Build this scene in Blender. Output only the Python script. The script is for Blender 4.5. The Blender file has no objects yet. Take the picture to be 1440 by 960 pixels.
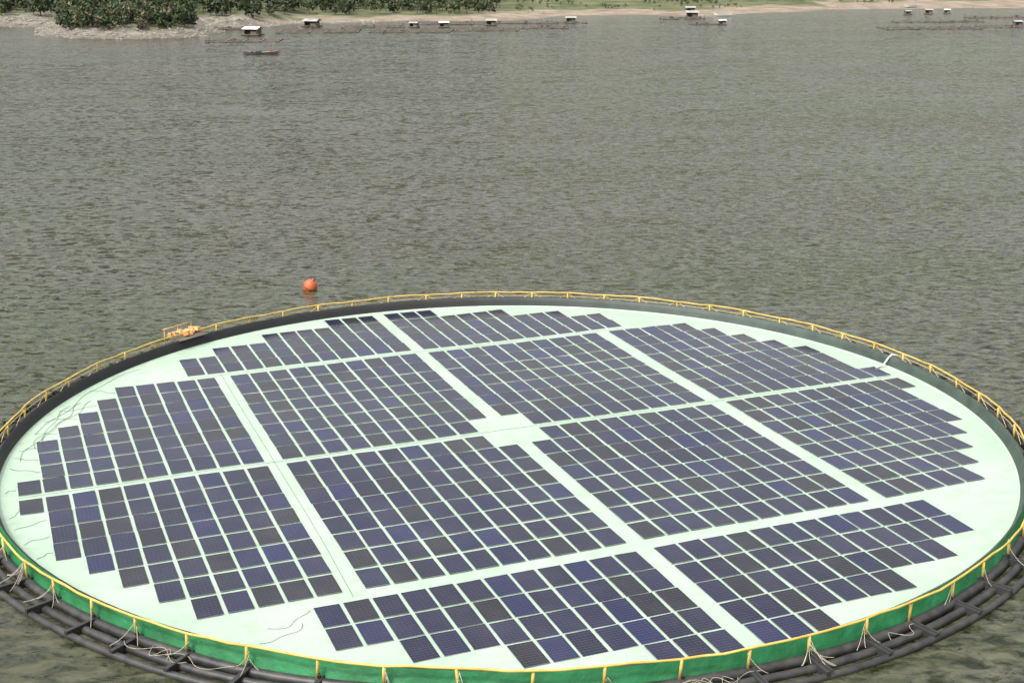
import bpy, math, random
import numpy as np
from mathutils import Matrix, Vector
random.seed(7); rng=np.random.default_rng(11)
S=bpy.context.scene
# ------------------------------------------------------------------ helpers
class MB:
    def __init__(s): s.v=[];s.f=[];s.m=[]
    def add(s,vs,fs,mi=0):
        o=len(s.v); s.v+= [tuple(map(float,p)) for p in vs]
        s.f+=[tuple(i+o for i in f) for f in fs]; s.m+=[mi]*len(fs)
    def box(s,c,size,rz=0,mi=0,rx=0,ry=0,taper=1.0):
        sx,sy,sz=[k/2 for k in size]
        M=Matrix.Rotation(rz,3,'Z')@Matrix.Rotation(ry,3,'Y')@Matrix.Rotation(rx,3,'X')
        vs=[]
        for z in(-1,1):
            t=taper if z>0 else 1
            for x,y in((-1,-1),(1,-1),(1,1),(-1,1)):
                p=M@Vector((x*sx*t,y*sy*t,z*sz)); vs.append((p.x+c[0],p.y+c[1],p.z+c[2]))
        s.add(vs,[(3,2,1,0),(4,5,6,7),(0,1,5,4),(1,2,6,5),(2,3,7,6),(3,0,4,7)],mi)
    def tube(s,pts,r,n=6,mi=0,closed=False):
        pts=[Vector(p) for p in pts]; N=len(pts)
        if N<2: return
        rr=r if isinstance(r,(list,tuple)) else [r]*N
        vs=[]
        for i,p in enumerate(pts):
            a=pts[(i-1)%N] if (closed or i>0) else p
            b=pts[(i+1)%N] if (closed or i<N-1) else p
            t=(b-a)
            if t.length<1e-6: t=Vector((0,0,1))
            t.normalize()
            u=t.cross(Vector((0,0,1)))
            if u.length<.05: u=t.cross(Vector((1,0,0)))
            u.normalize(); w=u.cross(t)
            for k in range(n):
                q=p+(u*math.cos(2*math.pi*k/n)+w*math.sin(2*math.pi*k/n))*rr[i]; vs.append((q.x,q.y,q.z))
        fs=[]
        for i in range(N if closed else N-1):
            j=(i+1)%N
            for k in range(n):
                l=(k+1)%n; fs.append((i*n+k,j*n+k,j*n+l,i*n+l))
        if not closed:
            fs.append(tuple(range(n))); fs.append(tuple((N-1)*n+k for k in reversed(range(n))))
        s.add(vs,fs,mi)
    def obj(s,name,mats,smooth=False,parent=None,loc=None):
        me=bpy.data.meshes.new(name); me.from_pydata(s.v,[],s.f)
        for m in mats: me.materials.append(m)
        me.polygons.foreach_set('material_index',s.m)
        if smooth: me.polygons.foreach_set('use_smooth',[True]*len(s.f))
        me.update()
        o=bpy.data.objects.new(name,me); S.collection.objects.link(o)
        if parent: o.parent=parent
        return o
def empty(name,loc=(0,0,0)):
    e=bpy.data.objects.new(name,None); e.location=loc; S.collection.objects.link(e); return e
def setin(n,k,v):
    if k in n.inputs: n.inputs[k].default_value=v
def mat(name,col,rough=.6,var=.15,scale=3.0,col2=None,bump=0,bscale=None,metal=0,spec=.5):
    m=bpy.data.materials.new(name); m.use_nodes=True; nt=m.node_tree; N=nt.nodes; L=nt.links
    b=N['Principled BSDF']; setin(b,'Roughness',rough); setin(b,'Metallic',metal); setin(b,'Specular IOR Level',spec)
    tc=N.new('ShaderNodeTexCoord'); no=N.new('ShaderNodeTexNoise'); no.inputs['Scale'].default_value=scale; no.inputs['Detail'].default_value=5
    L.new(tc.outputs['Object'],no.inputs['Vector'])
    cr=N.new('ShaderNodeValToRGB'); cr.color_ramp.elements[0].position=.3; cr.color_ramp.elements[1].position=.7
    c2=col2 or tuple(min(1,c*(1+var)) for c in col); c1=col if col2 else tuple(c*(1-var) for c in col)
    cr.color_ramp.elements[0].color=(*c1,1); cr.color_ramp.elements[1].color=(*c2,1)
    L.new(no.outputs['Fac'],cr.inputs['Fac']); L.new(cr.outputs['Color'],b.inputs['Base Color'])
    if bump:
        n2=N.new('ShaderNodeTexNoise'); n2.inputs['Scale'].default_value=bscale or scale*3; n2.inputs['Detail'].default_value=4
        L.new(tc.outputs['Object'],n2.inputs['Vector'])
        bp=N.new('ShaderNodeBump'); bp.inputs['Distance'].default_value=bump; L.new(n2.outputs['Fac'],bp.inputs['Height']); L.new(bp.outputs['Normal'],b.inputs['Normal'])
    return m
# ------------------------------------------------------------------ camera
H=24.55; p=.28606; r=-.003818
fw=Vector((0,math.cos(p),-math.sin(p))); rt=Vector((1,0,0)); up=rt.cross(fw)
rt2=rt*math.cos(r)+up*math.sin(r); up2=-rt*math.sin(r)+up*math.cos(r)
cd=bpy.data.cameras.new('camera'); cam=bpy.data.objects.new('camera',cd); S.collection.objects.link(cam); S.camera=cam
cd.sensor_width=36; cd.lens=1909.5/1440*36; cd.clip_start=.5; cd.clip_end=12000
M=Matrix.Identity(4)
for i in range(3): M[i][0]=rt2[i]; M[i][1]=up2[i]; M[i][2]=-fw[i]
M[2][3]=H; cam.matrix_world=M
# ------------------------------------------------------------------ light
SE=math.radians(56); SR=math.radians(222)
W=bpy.data.worlds.new('World'); S.world=W; W.use_nodes=True; nt=W.node_tree
bg=nt.nodes['Background']; sk=nt.nodes.new('ShaderNodeTexSky'); sk.sky_type='NISHITA'; sk.sun_disc=False
sk.sun_elevation=SE; sk.sun_rotation=SR; sk.dust_density=7; sk.air_density=1.4; sk.ozone_density=1
hs=nt.nodes.new('ShaderNodeHueSaturation'); hs.inputs['Saturation'].default_value=.20; hs.inputs['Value'].default_value=1.85
nt.links.new(sk.outputs[0],hs.inputs['Color']); nt.links.new(hs.outputs[0],bg.inputs['Color']); bg.inputs['Strength'].default_value=.15
sd=bpy.data.lights.new('sun','SUN'); sd.energy=2.0; sd.angle=math.radians(2.5); sd.color=(1,.975,.94)
so=bpy.data.objects.new('sun',sd); S.collection.objects.link(so)
tos=Vector((math.sin(SR)*math.cos(SE),math.cos(SR)*math.cos(SE),math.sin(SE)))
so.rotation_euler=tos.to_track_quat('Z','Y').to_euler()
S.view_settings.view_transform='Standard'; S.view_settings.look='None'; S.view_settings.exposure=0
# ------------------------------------------------------------------ array frame
GX,GY,TH=-.185,66.256,.37447; Z0=.25
ca,sa=math.cos(TH),math.sin(TH)
def ab(a,b,z=Z0): return (GX-sa*a+ca*b, GY+ca*a+sa*b, z)
def rad(R,t,z): return (GX+R*math.cos(t),GY+R*math.sin(t),z)
def und(x,y):  # gentle undulation of the membrane carried by the water
    return .022*math.sin(x*.33+y*.21)+.018*math.sin(y*.47-x*.15+1)+.01*math.sin(x*.9+2)
# ------------------------------------------------------------------ materials
# water: wave normals come from vector noise so that the chop survives at distance
def water_mat():
    m=bpy.data.materials.new('water'); m.use_nodes=True; nt=m.node_tree; N=nt.nodes; L=nt.links
    b=N['Principled BSDF']; setin(b,'Roughness',.11); setin(b,'IOR',1.35)
    tc=N.new('ShaderNodeTexCoord')
    def noise(scale,det,rough,stretch,rot,dist=0):
        mp=N.new('ShaderNodeMapping'); mp.inputs['Scale'].default_value=stretch; mp.inputs['Rotation'].default_value=(0,0,rot)
        L.new(tc.outputs['Object'],mp.inputs['Vector'])
        n=N.new('ShaderNodeTexNoise'); n.inputs['Scale'].default_value=scale; n.inputs['Detail'].default_value=det; n.inputs['Roughness'].default_value=rough
        n.inputs['Distortion'].default_value=dist
        L.new(mp.outputs[0],n.inputs['Vector']); return n
    def vm(op,a,bv):
        q=N.new('ShaderNodeVectorMath'); q.operation=op
        for i,x in enumerate((a,bv)):
            if isinstance(x,tuple): q.inputs[i].default_value=x
            elif x is not None: L.new(x,q.inputs[i])
        return q.outputs[0]
    def slope(n,k): return vm('MULTIPLY',vm('SUBTRACT',n.outputs['Color'],(.5,.5,.5)),(k*.7,k,0.0))
    n1=noise(1.7,4,.64,(.55,1.0,1),.22,.5)
    n2=noise(.22,3,.5,(.5,1.25,1),-.15,.3)
    n3=noise(6.0,3,.6,(.7,1.1,1),.5)
    gust=noise(.022,5,.6,(.45,1.6,1),.15)
    mr=N.new('ShaderNodeMapRange'); mr.inputs['From Min'].default_value=.3; mr.inputs['From Max'].default_value=.7; mr.inputs['To Min'].default_value=.65; mr.inputs['To Max'].default_value=1.25
    L.new(gust.outputs['Fac'],mr.inputs['Value'])
    s=vm('ADD',vm('ADD',slope(n1,1.6),slope(n2,.35)),slope(n3,.6))
    sc=N.new('ShaderNodeVectorMath');sc.operation='SCALE';L.new(s,sc.inputs[0]);L.new(mr.outputs[0],sc.inputs['Scale'])
    nn=vm('NORMALIZE',vm('ADD',sc.outputs[0],(0,0,1)),None)
    L.new(nn,b.inputs['Normal'])
    cr=N.new('ShaderNodeValToRGB'); cr.color_ramp.elements[0].color=(.012,.015,.006,1); cr.color_ramp.elements[1].color=(.088,.084,.058,1)  # wave light and shade painted into the colour: dark troughs, tan crest highlights
    cr.color_ramp.elements[0].position=.38; cr.color_ramp.elements[1].position=.66
    L.new(n1.outputs['Fac'],cr.inputs['Fac'])
    # broad greenish / brownish patches of suspended sediment
    big=noise(.018,3,.5,(.8,1.2,1),.4)
    r2=N.new('ShaderNodeValToRGB'); r2.color_ramp.elements[0].color=(.86,1.0,.72,1); r2.color_ramp.elements[1].color=(1.08,1.0,1.05,1); r2.color_ramp.elements[0].position=.38; r2.color_ramp.elements[1].position=.62
    L.new(big.outputs['Fac'],r2.inputs['Fac'])
    mu=N.new('ShaderNodeMixRGB'); mu.blend_type='MULTIPLY'; mu.inputs[0].default_value=1; L.new(cr.outputs[0],mu.inputs[1]); L.new(r2.outputs[0],mu.inputs[2])
    L.new(mu.outputs[0],b.inputs['Base Color'])
    return m
M_water=water_mat()
# membrane
def membrane_mat():
    m=mat('membrane_fabric',(.31,.415,.315),.5,scale=.18,col2=(.365,.465,.365),bump=.05,bscale=.7)
    nt=m.node_tree;N=nt.nodes;L=nt.links;b=N['Principled BSDF']
    src=b.inputs['Base Color'].links[0].from_socket
    tc=N.new('ShaderNodeTexCoord');n=N.new('ShaderNodeTexNoise');n.inputs['Scale'].default_value=1.1;n.inputs['Detail'].default_value=9;n.inputs['Roughness'].default_value=.72
    L.new(tc.outputs['Object'],n.inputs['Vector'])
    cr=N.new('ShaderNodeValToRGB');cr.color_ramp.elements[0].position=.50;cr.color_ramp.elements[1].position=.75
    cr.color_ramp.elements[0].color=(0,0,0,1);cr.color_ramp.elements[1].color=(.65,.65,.65,1)
    L.new(n.outputs['Fac'],cr.inputs['Fac'])
    mx=N.new('ShaderNodeMixRGB');mx.inputs[2].default_value=(.22,.28,.19,1)
    L.new(cr.outputs[0],mx.inputs[0]);L.new(src,mx.inputs[1]);L.new(mx.outputs[0],b.inputs['Base Color'])
    return m
M_mem=membrane_mat()
M_black=mat('black_pipe_plastic',(.016,.016,.018),.45,scale=2,col2=(.05,.047,.042),bump=.01)
M_clamp=mat('bracket_plastic',(.03,.03,.03),.5)
M_yel=mat('yellow_pipe_paint',(.42,.27,.045),.5,scale=1.5,col2=(.58,.42,.11))
M_yel2=mat('pale_yellow_strut',(.42,.31,.12),.5,scale=1.5,col2=(.52,.40,.18))
M_green=mat('green_tarpaulin',(.008,.095,.028),.5,scale=.8,col2=(.020,.19,.065),bump=.08,bscale=1.6)
M_rope=mat('rope',(.32,.28,.21),.9,scale=4,col2=(.44,.39,.30))
M_cable=mat('cable_rubber',(.03,.03,.03),.6)
M_orange=mat('orange_float',(.42,.07,.022),.5,scale=1.5,col2=(.52,.13,.04),bump=.02)
M_orange2=mat('orange_tarp',(.48,.20,.06),.7,scale=2,col2=(.62,.40,.16))
M_white=mat('white_paint',(.55,.55,.53),.5)
M_roof=mat('roof_sheet',(.20,.20,.19),.5,scale=.6,col2=(.40,.39,.36))
M_wood=mat('weathered_bamboo',(.08,.065,.05),.85,scale=.7,col2=(.17,.14,.11))
M_net=mat('dark_net',(.05,.05,.045),.9)
M_hull=mat('boat_hull_paint',(.05,.04,.035),.6,scale=.7,col2=(.10,.08,.07))
M_red=mat('red_cloth',(.45,.05,.04),.8)
M_skin=mat('skin',(.30,.17,.10),.6)
M_dark=mat('dark_cloth',(.03,.035,.06),.8)
M_rock=mat('rock',(.12,.11,.09),.9,scale=.5,col2=(.25,.23,.195),bump=.1,bscale=2)
def wall_mat():
    m=bpy.data.materials.new('wall_liner'); m.use_nodes=True; nt=m.node_tree;N=nt.nodes;L=nt.links;b=N['Principled BSDF'];setin(b,'Roughness',.6)
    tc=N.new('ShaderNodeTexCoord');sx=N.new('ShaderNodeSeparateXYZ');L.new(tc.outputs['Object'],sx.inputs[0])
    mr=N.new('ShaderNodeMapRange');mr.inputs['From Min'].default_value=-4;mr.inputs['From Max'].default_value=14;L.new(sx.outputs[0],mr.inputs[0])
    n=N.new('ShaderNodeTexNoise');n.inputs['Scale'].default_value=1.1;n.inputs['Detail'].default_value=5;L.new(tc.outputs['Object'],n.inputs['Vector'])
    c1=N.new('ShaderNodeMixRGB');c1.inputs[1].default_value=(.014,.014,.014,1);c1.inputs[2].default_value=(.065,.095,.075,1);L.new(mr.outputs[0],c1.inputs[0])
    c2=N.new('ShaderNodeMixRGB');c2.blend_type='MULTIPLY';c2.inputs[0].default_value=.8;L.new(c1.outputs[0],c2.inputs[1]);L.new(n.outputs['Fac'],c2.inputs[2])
    L.new(c2.outputs[0],b.inputs['Base Color']);return m
M_wall=wall_mat()
def panel_mat():
    m=bpy.data.materials.new('solar_cells'); m.use_nodes=True; nt=m.node_tree;N=nt.nodes;L=nt.links;b=N['Principled BSDF']
    setin(b,'Roughness',.14);setin(b,'IOR',1.42);setin(b,'Specular IOR Level',.5)
    uv=N.new('ShaderNodeUVMap');uv.uv_map='UVMap';sp=N.new('ShaderNodeSeparateXYZ');L.new(uv.outputs[0],sp.inputs[0])
    def mth(op,a,c=0.0,d=None):
        q=N.new('ShaderNodeMath');q.operation=op
        for i,x in enumerate((a,c,d)):
            if x is None: continue
            if isinstance(x,(int,float)): q.inputs[i].default_value=x
            else: L.new(x,q.inputs[i])
        return q.outputs[0]
    def line(s,w):
        f=mth('FRACT',s); d=mth('ABSOLUTE',mth('SUBTRACT',f,.5)); return mth('GREATER_THAN',d,.5-w)
    u=line(sp.outputs[0],.03); v=line(sp.outputs[1],.06)
    bus=line(mth('MULTIPLY',sp.outputs[0],4.0),.05)
    mxl=mth('MAXIMUM',mth('MULTIPLY',u,.55),mth('MULTIPLY',v,.8))
    at=N.new('ShaderNodeAttribute');at.attribute_name='tint'
    cell=mth('MAXIMUM',mxl,mth('MULTIPLY',bus,.2))
    mx=N.new('ShaderNodeMixRGB');L.new(cell,mx.inputs[0]);L.new(at.outputs['Color'],mx.inputs[1]);mx.inputs[2].default_value=(.06,.06,.085,1)
    tc=N.new('ShaderNodeTexCoord');n=N.new('ShaderNodeTexNoise');n.inputs['Scale'].default_value=.35;n.inputs['Detail'].default_value=7;n.inputs['Roughness'].default_value=.65
    L.new(tc.outputs['Object'],n.inputs['Vector'])
    mr=N.new('ShaderNodeMapRange');mr.inputs['From Min'].default_value=.45;mr.inputs['From Max'].default_value=.8;mr.inputs['To Min'].default_value=.0;mr.inputs['To Max'].default_value=.06
    L.new(n.outputs['Fac'],mr.inputs['Value'])
    m2=N.new('ShaderNodeMixRGB');L.new(mr.outputs[0],m2.inputs[0]);L.new(mx.outputs[0],m2.inputs[1]);m2.inputs[2].default_value=(.28,.27,.28,1)
    L.new(m2.outputs[0],b.inputs['Base Color'])
    mr2=N.new('ShaderNodeMapRange');mr2.inputs['To Min'].default_value=.05;mr2.inputs['To Max'].default_value=.25;L.new(n.outputs['Fac'],mr2.inputs['Value']);L.new(mr2.outputs[0],b.inputs['Roughness'])
    return m
M_pan=panel_mat()
M_frame=mat('panel_back_glass',(.22,.23,.24),.4)
# ------------------------------------------------------------------ water
me=bpy.data.meshes.new('water'); me.from_pydata([(-6000,-1500,0),(6000,-1500,0),(6000,9000,0),(-6000,9000,0)],[],[(0,1,2,3)]); me.materials.append(M_water)
wo=bpy.data.objects.new('water',me); S.collection.objects.link(wo)
# ------------------------------------------------------------------ terrain
shore=[(-1500,300),(-600,380),(-300,415),(-190,418),(-167.9,422),(-157.3,428.6),(-144,427.4),(-138,410),(-130.3,387),(-118,372),(-98,368),(-86,381.6),(-84,395),(-85.6,403),(-93.5,420.8),
(-78.7,416.2),(-70,432),(-61.3,444.7),(-49,436),(-27.6,450.8),(0,448.8),(19.3,473.3),(44,480.7),(67,470),(96,496.6),(126,515),(160,517),(191,521),(211,530),(300,560),(600,620),(1500,700),(6000,900)]
SH=np.array([(-6000,100)]+shore,float)
def sdist(P):
    P=np.asarray(P,float); best=np.full(len(P),1e9); 
    A=SH[:-1];B=SH[1:]
    inside=np.zeros(len(P),bool)
    for a,b in zip(A,B):
        d=b-a; t=np.clip(((P-a)@d)/(d@d),0,1); q=P-(a+t[:,None]*d); best=np.minimum(best,np.hypot(q[:,0],q[:,1]))
    poly=np.vstack([SH,[(6000,20000),(-6000,20000)]])
    n=len(poly)
    for i in range(n):
        x1,y1=poly[i];x2,y2=poly[(i+1)%n]
        if y1==y2: continue
        c=((y1>P[:,1])!=(y2>P[:,1]))&(P[:,0]<(x2-x1)*(P[:,1]-y1)/(y2-y1)+x1)
        inside^=c
    return np.where(inside,best,-best)
def vnoise(x,y,seed,scale):
    g=np.random.default_rng(seed).random((256,256)); x=x/scale;y=y/scale
    xi=np.floor(x).astype(int);yi=np.floor(y).astype(int);fx=x-xi;fy=y-yi;fx=fx*fx*(3-2*fx);fy=fy*fy*(3-2*fy)
    G=lambda i,j:g[i%256,j%256]
    return (G(xi,yi)*(1-fx)+G(xi+1,yi)*fx)*(1-fy)+(G(xi,yi+1)*(1-fx)+G(xi+1,yi+1)*fx)*fy-.5
def terr(P):
    x,y=P[:,0],P[:,1]; d=sdist(P)+7*vnoise(x,y,1,10)+3*vnoise(x,y,2,4)
    pen=np.clip((-70-x)/12,0,1)
    s=.045+.15*pen; d0=np.clip(d,0,None)
    h=np.minimum(d0,14)*s+np.clip(d0-14,0,60)*.035+np.clip(d0-74,0,2500)*.055
    h=np.where(d<0,np.maximum(d*.12,-4),h)
    h+=np.clip(d0/8,0,1)*(.5*vnoise(x,y,3,4)+.9*vnoise(x,y,4,14))*(.35+.6*pen)
    h+=np.clip((d0-90)/300,0,1)*(60*vnoise(x,y,5,260)+20*vnoise(x,y,6,90))
    return h,d
k=np.linspace(0,1,27)[1:]**2.2
cx=np.arange(-260,290.1,2.2); xs=np.concatenate([(-260-k*5600)[::-1],cx,290+k*5600])
cy=np.arange(355,660.1,2.0); ys=np.concatenate([[60,200,300,335],cy,660+k*7000])
XX,YY=np.meshgrid(xs,ys); P=np.stack([XX.ravel(),YY.ravel()],-1); hh,dd=terr(P)
nx,ny=len(xs),len(ys)
V=np.column_stack([P,hh]); idx=np.arange(nx*ny).reshape(ny,nx)
F=np.stack([idx[:-1,:-1],idx[:-1,1:],idx[1:,1:],idx[1:,:-1]],-1).reshape(-1,4)
me=bpy.data.meshes.new('terrain'); me.from_pydata(V.tolist(),[],F.tolist())
pen=np.clip((-70-P[:,0])/12,0,1)
bw=np.where(P[:,0]>120,34,np.where(P[:,0]<-45,12,20))
veg=np.clip((dd-bw+24*vnoise(P[:,0],P[:,1],8,11)+10*vnoise(P[:,0],P[:,1],9,4))/9,0,1)
ca_=me.color_attributes.new('veg','FLOAT_COLOR','POINT')
wet=np.clip(1-dd/5,0,1)
ca_.data.foreach_set('color',np.column_stack([veg,pen,wet,np.ones(len(veg))]).ravel())
me.polygons.foreach_set('use_smooth',[True]*len(F))
m=bpy.data.materials.new('shore_ground'); m.use_nodes=True; nt=m.node_tree;N=nt.nodes;L=nt.links;b=N['Principled BSDF'];setin(b,'Roughness',.95);setin(b,'Specular IOR Level',.2)
at=N.new('ShaderNodeAttribute');at.attribute_name='veg';sp=N.new('ShaderNodeSeparateColor');L.new(at.outputs['Color'],sp.inputs[0])
tc=N.new('ShaderNodeTexCoord')
def nz(sc,det=6):
    n=N.new('ShaderNodeTexNoise');n.inputs['Scale'].default_value=sc;n.inputs['Detail'].default_value=det;L.new(tc.outputs['Object'],n.inputs['Vector']);return n.outputs['Fac']
def ramp(f,c1,c2,a=.35,bb=.65):
    q=N.new('ShaderNodeValToRGB');q.color_ramp.elements[0].position=a;q.color_ramp.elements[1].position=bb;q.color_ramp.elements[0].color=(*c1,1);q.color_ramp.elements[1].color=(*c2,1);L.new(f,q.inputs[0]);return q.outputs[0]
def mixc(f,a,c,bt='MIX'):
    q=N.new('ShaderNodeMixRGB');q.blend_type=bt
    if isinstance(f,float): q.inputs[0].default_value=f
    else: L.new(f,q.inputs[0])
    for i,x in((1,a),(2,c)):
        if isinstance(x,tuple): q.inputs[i].default_value=(*x,1)
        else: L.new(x,q.inputs[i])
    return q.outputs[0]
sand=ramp(nz(.15),(.17,.135,.10),(.28,.23,.175)); stone=ramp(nz(.5),(.10,.09,.072),(.22,.20,.165))
soil=mixc(sp.outputs[1],sand,stone); soil=mixc(sp.outputs[2],soil,(.12,.10,.08))
grass=ramp(nz(.12),(.052,.070,.030),(.13,.13,.068))
L.new(mixc(sp.outputs[0],soil,grass),b.inputs['Base Color'])
bp=N.new('ShaderNodeBump');bp.inputs['Distance'].default_value=.5;L.new(nz(.8),bp.inputs['Height']);L.new(bp.outputs[0],b.inputs['Normal'])
me.materials.append(m); to=bpy.data.objects.new('terrain',me); S.collection.objects.link(to)
def hz(x,y): return float(terr(np.array([[x,y]],float))[0][0])
# ------------------------------------------------------------------ trees (distant mass)
def leafmat():
    m=bpy.data.materials.new('foliage'); m.use_nodes=True; nt=m.node_tree;N=nt.nodes;L=nt.links;b=N['Principled BSDF'];setin(b,'Roughness',.7);setin(b,'Specular IOR Level',.25)
    at=N.new('ShaderNodeAttribute');at.attribute_name='tint';L.new(at.outputs['Color'],b.inputs['Base Color'])
    return m
M_leaf=leafmat(); M_trunk=mat('bark',(.09,.07,.05),.9)
def tree_mass(name,spots,leaf):
    tb=MB()
    for (x,y,z,h) in spots:
        tb.tube([(x,y,z-.3),(x+rng.normal(0,.1),y,z+h*.3),(x+rng.normal(0,.3),y+rng.normal(0,.3),z+h*.7)],[.05*h*.6,.04*h*.6,.015*h],5)
        for _ in range(3):
            t=rng.random()*6.28; tb.tube([(x,y,z+h*.3),(x+math.cos(t)*h*.3,y+math.sin(t)*h*.3,z+h*.62)],[.02*h,.008*h],4)
    o0=len(tb.v)
    pos=[];siz=[];tint=[]
    for (x,y,z,h) in spots:
        nl=rng.integers(4,8); base=rng.random()
        g=np.array([.030,.045,.020])*(1-base)+np.array([.064,.080,.036])*base  # distance haze put into the leaf colour: greens lifted and less saturated
        if rng.random()<.12: g=np.array([.11,.10,.055])
        for _ in range(nl):
            a=rng.random()*6.28; rr=h*.33*math.sqrt(rng.random()); c=np.array([x+math.cos(a)*rr,y+math.sin(a)*rr,z+h*rng.uniform(.3,.85)]); lr=h*rng.uniform(.13,.27)
            n=int(leaf)
            d=rng.normal(size=(n,3)); d/=np.linalg.norm(d,axis=1)[:,None]; q=c+d*lr*rng.uniform(.55,1.15,(n,1))*np.array([1.1,1.1,.8])
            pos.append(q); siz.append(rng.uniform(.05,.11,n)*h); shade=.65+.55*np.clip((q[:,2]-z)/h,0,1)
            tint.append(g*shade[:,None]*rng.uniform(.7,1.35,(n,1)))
    pos=np.concatenate(pos);siz=np.concatenate(siz);tint=np.concatenate(tint);n=len(pos)
    u=rng.normal(size=(n,3));u/=np.linalg.norm(u,axis=1)[:,None]; w=np.cross(u,rng.normal(size=(n,3)));w/=np.linalg.norm(w,axis=1)[:,None]
    u*=siz[:,None];w*=siz[:,None]*.8
    q=np.stack([pos-u-w*.6,pos+u*.8-w,pos+u+w*.5,pos-u*.5+w],1).reshape(-1,3)
    verts=np.concatenate([np.array(tb.v),q]); faces=tb.f+(o0+np.arange(4*n).reshape(-1,4)).tolist()
    me=bpy.data.meshes.new(name); me.from_pydata(verts.tolist(),[],faces)
    me.materials.append(M_trunk);me.materials.append(M_leaf); me.polygons.foreach_set('material_index',[0]*len(tb.f)+[1]*n)
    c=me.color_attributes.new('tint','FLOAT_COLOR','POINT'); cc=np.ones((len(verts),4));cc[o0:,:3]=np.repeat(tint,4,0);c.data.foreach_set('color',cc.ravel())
    o=bpy.data.objects.new(name,me);S.collection.objects.link(o);return o
def scatter(n,x0,x1,y0,y1,dmin,hmin,hmax,dens=None):
    P=np.column_stack([rng.uniform(x0,x1,n),rng.uniform(y0,y1,n)]); h,d=terr(P); out=[]
    for (x,y),z,q in zip(P,h,d):
        if q<dmin: continue
        if dens is not None and dens(x,y)<rng.random(): continue
        out.append((x,y,z,rng.uniform(hmin,hmax)))
    return out
sp_=scatter(460,-136,-88,376,428,7.5,1.6,5.2)
sp_+=scatter(950,-250,-74,425,560,9,3,7)
sp_+=scatter(240,-75,-5,470,560,24,2.5,5.5)
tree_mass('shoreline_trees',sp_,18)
dn=lambda x,y: .45+1.5*float(vnoise(np.array([x]),np.array([y]),21,18)[0])
sb=scatter(1900,-75,150,450,640,18,.7,2.2,dn)+scatter(220,120,300,540,650,36,1.0,2.4,dn)
sb+=scatter(260,-75,120,500,680,46,3,5.0,dn)
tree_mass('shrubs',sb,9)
# rocks
rk=MB()
def rock(x,y,z,s,mi=0):
    vs=[];fs=[]
    base=[(0,0,1),(1,0,0),(.3,.95,0),(-.8,.6,0),(-.8,-.6,0),(.3,-.95,0),(0,0,-.6)]
    for b_ in base: vs.append((x+s*b_[0]*rng.uniform(.7,1.2),y+s*b_[1]*rng.uniform(.7,1.2),z+s*b_[2]*rng.uniform(.45,.8)))
    for i in range(5):
        j=(i+1)%5; fs+=[(0,1+i,1+j),(6,1+j,1+i)]
    rk.add(vs,fs,mi)
P=np.column_stack([rng.uniform(-170,-40,9000),rng.uniform(362,455,9000)]);h_,d_=terr(P)
for (x,y),z,d in zip(P,h_,d_):
    if -1<d<11 and rng.random()<(.7 if x<-80 else .25): rock(x,y,max(z,-.1),rng.uniform(.2,.8)**1.2)
P=np.column_stack([rng.uniform(-40,230,2500),rng.uniform(440,560,2500)]);h_,d_=terr(P)
for (x,y),z,d in zip(P,h_,d_):
    if -1<d<22 and rng.random()<.25: rock(x,y,max(z,-.1),rng.uniform(.2,.6))
rk.obj('shore_rocks',[M_rock])
# ------------------------------------------------------------------ floating solar array
root=empty('floating_solar_array',(0,0,0))
mb=MB(); nr,ns=60,200; RM=24.85
vs=[(GX,GY,Z0+und(GX,GY))]
for i in range(1,nr+1):
    R=RM*i/nr
    for k in range(ns):
        x,y,_=rad(R,2*math.pi*k/ns,0); e=1-max(0,(i/nr-.95)/.05)
        vs.append((x,y,Z0+und(x,y)*e))
fs=[(0,1+k,1+(k+1)%ns) for k in range(ns)]
for i in range(nr-1):
    for k in range(ns):
        l=(k+1)%ns; a=1+i*ns; fs.append((a+k,a+ns+k,a+ns+l,a+l))
mb.add(vs,fs); mb.obj('membrane',[M_mem],True,root)
def lathe(prof,mi,mbx,n=300,wob=0):
    vs=[];fs=[]
    for k in range(n):
        t=2*math.pi*k/n
        for j,(R,z) in enumerate(prof):
            w=wob*(math.sin(k*.9+j)*.5+math.sin(k*2.3)*.5) if 0<j<len(prof) else 0
            vs.append(rad(R+w*.4,t,z+w))
    q=len(prof)
    for k in range(n):
        l=(k+1)%n
        for j in range(q-1): fs.append((k*q+j,l*q+j,l*q+j+1,k*q+j+1))
    mbx.add(vs,fs,mi)
wl=MB()
lathe([(24.85,Z0),(24.92,Z0+.03),(24.95,Z0+.07)],1,wl)
lathe([(24.95,Z0+.07),(25.06,Z0+.35),(25.16,Z0+.60),(25.20,Z0+.62),(25.24,Z0+.60)],0,wl,wob=.014)
lathe([(25.24,Z0+.60),(25.34,Z0+.25),(25.46,.22)],2,wl,wob=.03)
wl.obj('containment_wall',[M_wall,M_mem,M_green],True,root)
pp=MB()
for R,z,rr in((25.60,.15,.20),(26.14,.09,.17),(26.72,.07,.15)):
    pp.tube([rad(R+.03*math.sin(k*.31+R),2*math.pi*k/240,z+.025*math.sin(k*.4+R)) for k in range(240)],rr,10,0,True)
pp.obj('float_pipes',[M_black],True,root)
NP=64; br=MB(); ps=MB(); zg=MB()
TR=[rad(25.62+.04*math.sin(k*.7)+.02*math.sin(k*2.1),2*math.pi*k/(NP*3),Z0+.86+.03*math.sin(k*.9)+.015*math.sin(k*2.7)) for k in range(NP*3)]
ps.tube(TR,.05,8,0,True)
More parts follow.
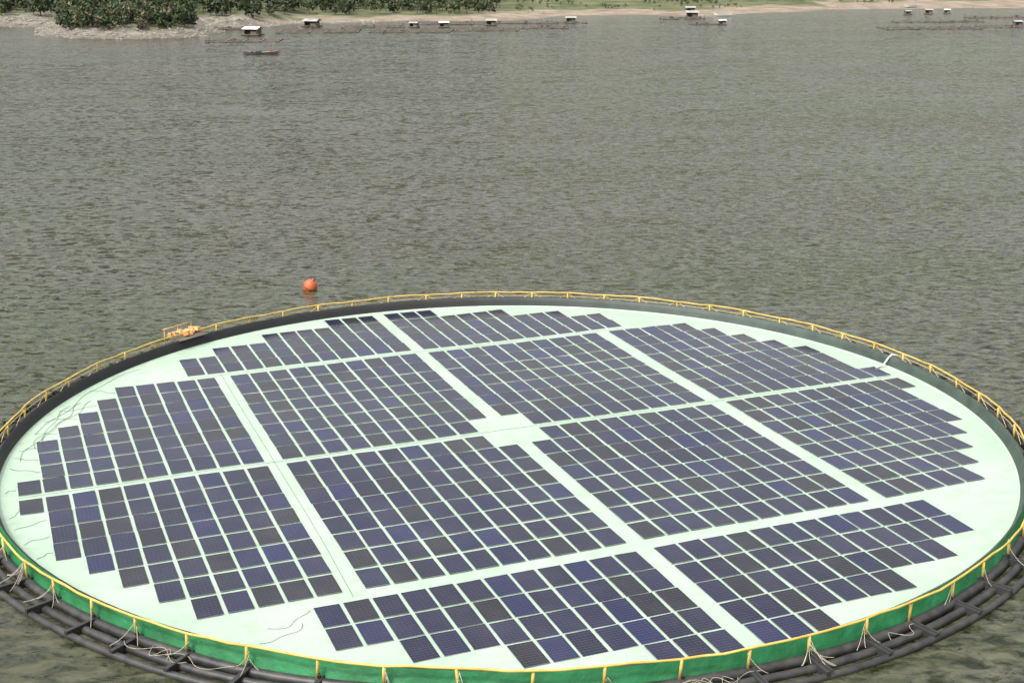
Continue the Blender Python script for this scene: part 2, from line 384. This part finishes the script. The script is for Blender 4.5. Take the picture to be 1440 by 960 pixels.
for k in range(NP):
    t=2*math.pi*(k+.35)/NP+random.uniform(-.005,.005)
    c=rad(26.14,t,.16); br.box(c,(1.4,.16,.30),t+random.uniform(-.04,.04))
    c=rad(26.12,t+.004,.33); br.box(c,(1.5,.08,.06),t)
    br.tube([rad(25.58,t,.3),rad(25.62,t,.50)],.085,8)
    ps.tube([rad(25.62,t+random.uniform(-.003,.003),.3),rad(25.62,t,Z0+.86)],.058,8,0)
    if math.sin(t)>-.15:
        for dt in(-.042,.042):
            zg.tube([rad(25.62,t,Z0+.84),rad(25.70,t+dt,.42)],.02,5)
ps.obj('handrail',[M_yel],True,root); br.obj('pipe_brackets',[M_clamp],False,root)
zg.tube([rad(25.66,-.15+(math.pi+.3)*k/108,Z0+.60) for k in range(109)],.022,5)
zg.obj('rail_braces',[M_yel2],True,root)
# panels
HA,HB=.25,.33; PA,PB=1.81,1.15; LA,LB=PA-.15,PB-.15
A1=HA; A2=15.45; B1=HB; B2=12.6
cells=set()
for sa_ in(-1,1):
    for sb_ in(-1,1):
        for i in range(8):
            for j in range(10):
                if i==0 and j==0: continue
                cells.add((sa_,sb_,A1+PA*i,B1+PB*j,i,j))
            for j in range([10,9,9,9,8,7,6,5][i]): cells.add((sa_,sb_,A1+PA*i,B2+PB*j,i,20+j))
        for i in range(5):
            for j in range([12,12,10,7,3][i]): cells.add((sa_,sb_,A2+PA*i,B1+PB*j,20+i,j))
cells=sorted(cells)
pv=[];pf=[];pm=[];uvs=[];tints=[]
for (s1,s2,a0,b0,i,j) in cells:
    a=s1*(a0+PA/2)+random.uniform(-.018,.018); b=s2*(b0+PB/2)+random.uniform(-.014,.014)
    cxp,cyp,_=ab(a,b); zc=Z0+und(cxp,cyp)+.035
    ta=random.gauss(0,.008)+.02*math.cos(a*.35+1)+.012*math.sin(b*.4+a*.2); tb_=random.gauss(0,.010); rot=random.gauss(0,.005)
    o=len(pv)
    for top in(0,1):
        for da,db in((-1,-1),(-1,1),(1,1),(1,-1)):
            aa=da*LA/2; bb=db*LB/2
            x,y,_=ab(a+aa-rot*bb,b+bb+rot*aa); pv.append((x,y,zc+ta*aa*.7+tb_*bb+(.010 if top else -.012)))
    pf+=[(o,o+3,o+2,o+1),(o+4,o+5,o+6,o+7),(o,o+1,o+5,o+4),(o+1,o+2,o+6,o+5),(o+2,o+3,o+7,o+6),(o+3,o,o+4,o+7)]
    pm+=[1,0,1,1,1,1]
    uvs+=[(0,0)]*4+[(0,0),(6,0),(6,10),(0,10)]+[(0,0)]*16
    q=random.random(); base=(.0075,.0072,.026) if q<.62 else ((.0095,.008,.012) if q<.8 else (.006,.008,.040))
    k=random.uniform(.7,1.3); tints.append(tuple(c*k for c in base))
me=bpy.data.meshes.new('solar_panels'); me.from_pydata(pv,[],pf); me.materials.append(M_pan);me.materials.append(M_frame);me.polygons.foreach_set('material_index',pm)
uvl=me.uv_layers.new(name='UVMap'); uvl.data.foreach_set('uv',np.array(uvs,float).ravel())
c=me.color_attributes.new('tint','FLOAT_COLOR','POINT'); cc=np.ones((len(pv),4)); cc[:,:3]=np.repeat(np.array(tints),8,0); c.data.foreach_set('color',cc.ravel())
po=bpy.data.objects.new('solar_panels',me); S.collection.objects.link(po); po.parent=root
# cables on the membrane
cb=MB()
def crv(p0,p1,sag,n=14,z=Z0+.03,wob=.25):
    p0=Vector((*p0,0));p1=Vector((*p1,0));d=p1-p0;nrm=Vector((-d.y,d.x,0)).normalized(); ph=random.random()*6
    pts=[]
    for i in range(n+1):
        t=i/n; q=p0+d*t+nrm*(sag*math.sin(math.pi*t)+wob*math.sin(5*t+ph)*math.sin(math.pi*t)); pts.append((q.x,q.y,z+und(q.x,q.y)))
    return pts
def abxy(a,b): return ab(a,b)[:2]
ends=[10,9,9,9,8,7,6,5]
for i in range(8):
    for s in(1,-1):
        if s<0 and i>3: continue
        a=s*(A1+PA*(i+.5)); b=-(B2+PB*ends[i])
        t=math.atan2(ab(a,b)[1]-GY,ab(a,b)[0]-GX)
        cb.tube(crv(abxy(a,b),rad(24.6,t+random.uniform(-.05,.05)*s,0)[:2],random.uniform(-.3,.3),wob=.15),.008,5)
for k in range(4):
    t0=math.pi+random.uniform(-.55,.0); t1=t0+random.uniform(.25,.6)
    R=24.4-.25*k
    cb.tube([(*rad(R+.2*math.sin(7*u+k)+.1*math.sin(17*u),t0+(t1-t0)*u,0)[:2],Z0+.03) for u in np.linspace(0,1,40)],.009,5)
for k in range(2):
    b0=-14.2-.5*k; cb.tube(crv(abxy(-15.6-k*.9,b0),abxy(-16.4-k*1.0,b0-1.8),.5,wob=.3),.008,5)
cb.tube(crv(abxy(15.2,-12.2),abxy(-15.2,-12.4),.1,40,Z0+.03,.06),.007,4)
cb.tube(crv(abxy(0.05,-24),abxy(.05,24),.0,60,Z0+.03,.05),.007,4)
cb.tube(crv(abxy(15.08,-14),abxy(15.1,14),.0,60,Z0+.03,.05),.007,4)
cb.obj('cables',[M_cable],True,root)
# ropes
rp=MB()
for k in range(84):
    t=random.uniform(math.radians(185),math.radians(358)) if k<68 else random.uniform(0,6.28)
    kk=round((t/(2*math.pi))*NP-.35); t=2*math.pi*(kk+.35)/NP
    t2=t+random.uniform(-.03,.03); R2=random.choice([25.7,26.1,26.6]); z2=.3
    a=Vector(rad(25.64,t,Z0+random.uniform(.4,.82)));b_=Vector(rad(R2,t2,z2))
    rp.tube([a+(b_-a)*u+Vector((0,0,-.14*math.sin(math.pi*u))) for u in np.linspace(0,1,7)],.012,4)
for k in range(14):
    t=random.uniform(math.radians(190),math.radians(355)); L_=random.uniform(.04,.12)
    rp.tube([rad(26.1+.3*math.sin(u*9+k),t+L_*u,.34+.03*math.sin(u*13)) for u in np.linspace(0,1,20)],.010,4)
rp.obj('mooring_ropes',[M_rope],True,root)
gr=MB()
for (t,l) in((math.radians(203),9),(math.radians(212),7),(math.radians(331),8)):
    a=Vector(rad(26.7,t,.1)); b_=Vector(rad(26.7+l,t-.1,-.2)); gr.tube([a+(b_-a)*u+Vector((0,0,-.1*math.sin(math.pi*u)+.05)) for u in np.linspace(0,1,10)],.025,5)
gr.obj('mooring_lines',[mat('teal_rope',(.05,.30,.24),.8)],True,root)
# gear bundle on the ring, far left
t=math.atan2(83.9-GY,-22.9-GX)
wp=empty('work_platform'); wp.parent=root
d=MB()
for i in range(9): d.box(rad(25.0+.2*i,t,Z0+.66),(.17,2.2,.05),t)
d.obj('deck',[M_wood],False,wp)
d=MB()
for i in range(14):
    q=rad(25.2+random.uniform(-.1,1.1),t+random.uniform(-.04,.04),Z0+.80+random.uniform(0,.10)); d.box(q,(random.uniform(.25,.5),random.uniform(.25,.6),random.uniform(.12,.3)),t+random.uniform(-.8,.8),0,rx=random.uniform(-.2,.2),taper=.7)
d.obj('orange_floats',[M_orange2],False,wp)
d=MB()
for dt in(-.04,0,.04):
    d.tube([rad(26.5,t+dt,.3),rad(26.5,t+dt,Z0+1.15)],.03,6)
d.tube([rad(26.5,t+x,Z0+1.15) for x in(-.045,0,.045)],.03,6)
d.obj('guard_rail',[M_yel],True,wp)
t=math.atan2(76.7-GY,21.6-GX); 
hz_=MB(); hz_.tube([rad(24.3,t,Z0+.06),rad(24.7,t,Z0+.2),rad(25.0,t,Z0+.55),rad(25.25,t,Z0+.70),rad(25.6,t,Z0+.6),rad(26.3,t,.35),rad(26.9,t,-.1)],.05,8)
hz_.box(rad(24.2,t,Z0+.09),(.25,.2,.12),t)
hz_.obj('drain_hose',[M_white],True,root)
# ------------------------------------------------------------------ buoy
def lath_obj(name,prof,c,mats,mi=None,n=28,parent=None):
    q=MB();k=len(prof);vs=[];fs=[]
    for i in range(n):
        t=2*math.pi*i/n
        for R,z in prof: vs.append((c[0]+R*math.cos(t),c[1]+R*math.sin(t),c[2]+z))
    for i in range(n):
        l=(i+1)%n
        for j in range(k-1): fs.append((i*k+j,l*k+j,l*k+j+1,i*k+j+1)); q.m.append((mi[j] if mi else 0))
    q.v=vs;q.f=fs; return q.obj(name,mats,True,parent)
bu=empty('mooring_buoy')
prof=[(.001,-.35)]+[(.52*math.sin(u)*(1+.02*math.cos(4*u)),.22-.56*math.cos(u)) for u in np.linspace(.35,2.95,16)]+[(.10,.78),(.10,.84),(.001,.85)]
o=lath_obj('float_body',prof,(0,0,0),[M_orange],parent=bu)
q=MB(); q.tube([(.14*math.cos(x),0,.9+.13*math.sin(x)) for x in np.linspace(0,2*math.pi,14)[:-1]],.025,6,0,True)
q.tube([(.53*math.cos(x),.53*math.sin(x),.2) for x in np.linspace(0,2*math.pi,29)[:-1]],.03,6,0,True); q.obj('shackle',[M_clamp],True,bu)
bu.location=(-15,97.4,0); bu.rotation_euler=(.15,.45,0)
# ------------------------------------------------------------------ boats
def boat(name,loc,rz,Lb=7.0,Wb=1.1,mh=M_hull,person=True):
    e=empty(name); q=MB(); n=15; st=[]
    for i in range(n):
        u=i/(n-1)*2-1; w=Wb/2*(1-abs(u)**2.6)+.03; sh=.46+.45*abs(u)**2.5; kl=-.15+.3*abs(u)**4
        st.append([(u*Lb/2,-w,sh),(u*Lb/2,-w*.75,kl+.12),(u*Lb/2,0,kl),(u*Lb/2,w*.75,kl+.12),(u*Lb/2,w,sh),(u*Lb/2,w*.86,sh-.02),(u*Lb/2,w*.6,kl+.17),(u*Lb/2,-w*.6,kl+.17),(u*Lb/2,-w*.86,sh-.02)])
    vs=[p_ for s_ in st for p_ in s_]; fs=[];ms=[]
    for i in range(n-1):
        for j in range(9): l=(j+1)%9; fs.append((i*9+j,i*9+l,(i+1)*9+l,(i+1)*9+j)); ms.append(2 if j in(4,8) else (1 if j>4 else 0))
    fs+=[tuple(range(9)),tuple((n-1)*9+k for k in reversed(range(9)))]; ms+=[0,0]
    q.add(vs,fs); q.m=ms
    for x in(-1.8,-.4,1.2): q.box((x*Lb/7,0,.36),(.25,Wb*.8,.04),0,1)
    q.obj('hull',[mh,M_wood,M_white],False,e)
    if person:
        pb=MB(); x=-2.1*Lb/7
        pm_=bpy.data.meshes.new('boatman')
        vv=[(x,0,.48),(x+.03,0,.72),(x+.05,0,.95),(x+.06,0,1.05),(x+.08,0,1.17),(x+.09,0,1.24),
            (x+.05,.17,.94),(x+.12,.24,.70),(x+.34,.20,.62),(x+.05,-.17,.94),(x-.05,-.26,.70),(x-.28,-.22,.66),
            (x+.02,.10,.47),(x+.42,.14,.55),(x+.48,.14,.18),(x+.02,-.10,.47),(x+.42,-.14,.55),(x+.46,-.14,.18)]
        ed=[(0,1),(1,2),(2,3),(3,4),(4,5),(2,6),(6,7),(7,8),(2,9),(9,10),(10,11),(0,12),(12,13),(13,14),(0,15),(15,16),(16,17)]
        rr=[.14,.13,.15,.055,.095,.07,.06,.045,.035,.06,.045,.035,.09,.07,.045,.09,.07,.045]
        pm_.from_pydata(vv,ed,[]); po_=bpy.data.objects.new('boatman',pm_); S.collection.objects.link(po_); po_.parent=e
        sm=po_.modifiers.new('skin','SKIN'); 
        for i_,r_ in enumerate(rr): pm_.skin_vertices[0].data[i_].radius=(r_,r_)
        pm_.skin_vertices[0].data[0].use_root=True
        po_.modifiers.new('sub','SUBSURF').levels=1; pm_.materials.append(M_red)
        pb.tube([(x+.09,0,1.16),(x+.09,0,1.22),(x+.09,0,1.30)],[.10,.105,.03],8); pb.obj('cap',[M_dark],True,e)
        k=MB(); k.box((-Lb/2+.35,0,.62),(.4,.3,.35),0); k.tube([(-Lb/2+.2,0,.55),(-Lb/2-.9,0,-.2)],.03,5); k.obj('engine',[M_red],False,e)
        k=MB(); k.box((.6,0,.55),(1.6,.6,.45),0,taper=.8); k.box((2.0,0,.5),(.7,.5,.4),.2,taper=.8); k.obj('cargo',[M_dark],False,e)
    e.location=loc; e.rotation_euler=(0,0,rz); return e
boat('motor_boat',(-57.2,317,.02),math.pi+.12,8.2,1.3)
boat('beached_boat',(-57,493,hz(-57,493)+.3),.2,7,1.9,M_white,False)
boat('beached_boat',(72,474,hz(72,474)+.2),-.3,6,1.5,M_white,False)
boat('beached_boat',(150,523,hz(150,523)+.2),.3,6,1.5,M_white,False)
# ------------------------------------------------------------------ fish cages and huts
def hut(loc,rz,w=3.6,d=2.6,h=2.0,roof=M_roof):
    e=empty('raft_hut'); q=MB()
    for x in(-1,1):
        for y in(-1,1): q.tube([(x*w*.45,y*d*.45,0),(x*w*.45,y*d*.45,h)],.06,5)
    q.box((0,d*.44,h*.45),(w*.86,.06,h*.8)); q.box((-w*.44,0,h*.45),(.06,d*.8,h*.8)); q.box((w*.2,-d*.44,h*.3),(w*.42,.06,h*.5)); q.box((w*.44,0,h*.45),(.06,d*.8,h*.8))
    q.box((0,0,-.02),(w*1.25,d*1.3,.12))
    for k in range(5): q.tube([(-w*.62,-d*.6+k*d*.3,-.12),(w*.62,-d*.6+k*d*.3,-.12)],.12,6)
    q.obj('frame',[M_wood],False,e)
    q=MB(); q.box((0,-d*.3,h+.12),(w*1.15,d*.7,.05),0,0,rx=.3); q.box((0,d*.3,h+.12),(w*1.15,d*.7,.05),0,0,rx=-.3); q.obj('roof',[roof],False,e)
    e.location=loc; e.rotation_euler=(0,0,rz)
def cage(loc,rz,nx_,ny_,c=4.5):
    q=MB()
    for i in range(nx_+1):
        q.box((i*c,ny_*c/2,.12),(.45,ny_*c+.6,.2),random.gauss(0,.008))
    for j in range(ny_+1):
        q.box((nx_*c/2,j*c,.22),(nx_*c+.6,.5,.16),random.gauss(0,.006))
    for i in range(nx_+1):
        for j in range(ny_+1):
            if random.random()<.75: q.tube([(i*c,j*c,-.2),(i*c+random.gauss(0,.1),j*c,random.uniform(.5,1.4))],.07,4)
            q.tube([(i*c-.5,j*c+.3,.0),(i*c+.5,j*c+.3,.0)],.24,6,1)
    for i in range(nx_):
        for j in range(ny_):
            if random.random()<.5: q.box((i*c+c/2,j*c+c/2,.03),(c*.86,c*.86,.02),0,1)
    for _ in range(3):
        q.box((random.uniform(0,nx_*c),random.uniform(0,ny_*c),.45),(random.uniform(.6,1.5),.6,random.uniform(.3,.7)),random.random(),0)
    o=q.obj('fish_cage_raft',[M_wood,M_net],False); o.location=loc; o.rotation_euler=(0,0,rz)
for (x,y,rz,a,b_) in((-78,356,.05,4,2),(-66,392,.05,5,3),(-40,392,-.04,5,3),(-16,398,.03,4,3),(3,408,-.02,3,2),(-50,414,.1,4,2),(10,432,.1,3,1),(108,398,.03,6,2),(138,404,-.03,5,2),(120,432,.05,6,1),(150,455,.02,5,1),(55,424,0,2,1),(-88,408,.3,2,1),(50,455,.1,3,1),(-30,430,.02,5,2),(-5,434,.0,4,1)):
    cage((x,y,0),rz,a,b_)
for i,(x,y,w,rf) in enumerate(((-71.3,384,4.2,M_white),(-60.4,423,4.2,M_roof),(-29,417,2.4,M_roof),(-20,417,2.8,M_white),(-6,426,3.0,M_roof),(19,440,3.0,M_roof),(64.5,425,2.2,M_white),(60.6,466,4.0,M_roof),(63,490,3.2,M_roof),(145,484,2.4,M_roof),(152,486,2.0,M_white),(136,478,2.0,M_roof),(150,412,2.4,M_roof))):
    land=hz(x,y)
    hut((x,y,max(.25,land+.1)),random.uniform(-.3,.3),w,w*.75,w*.3+.4,rf)
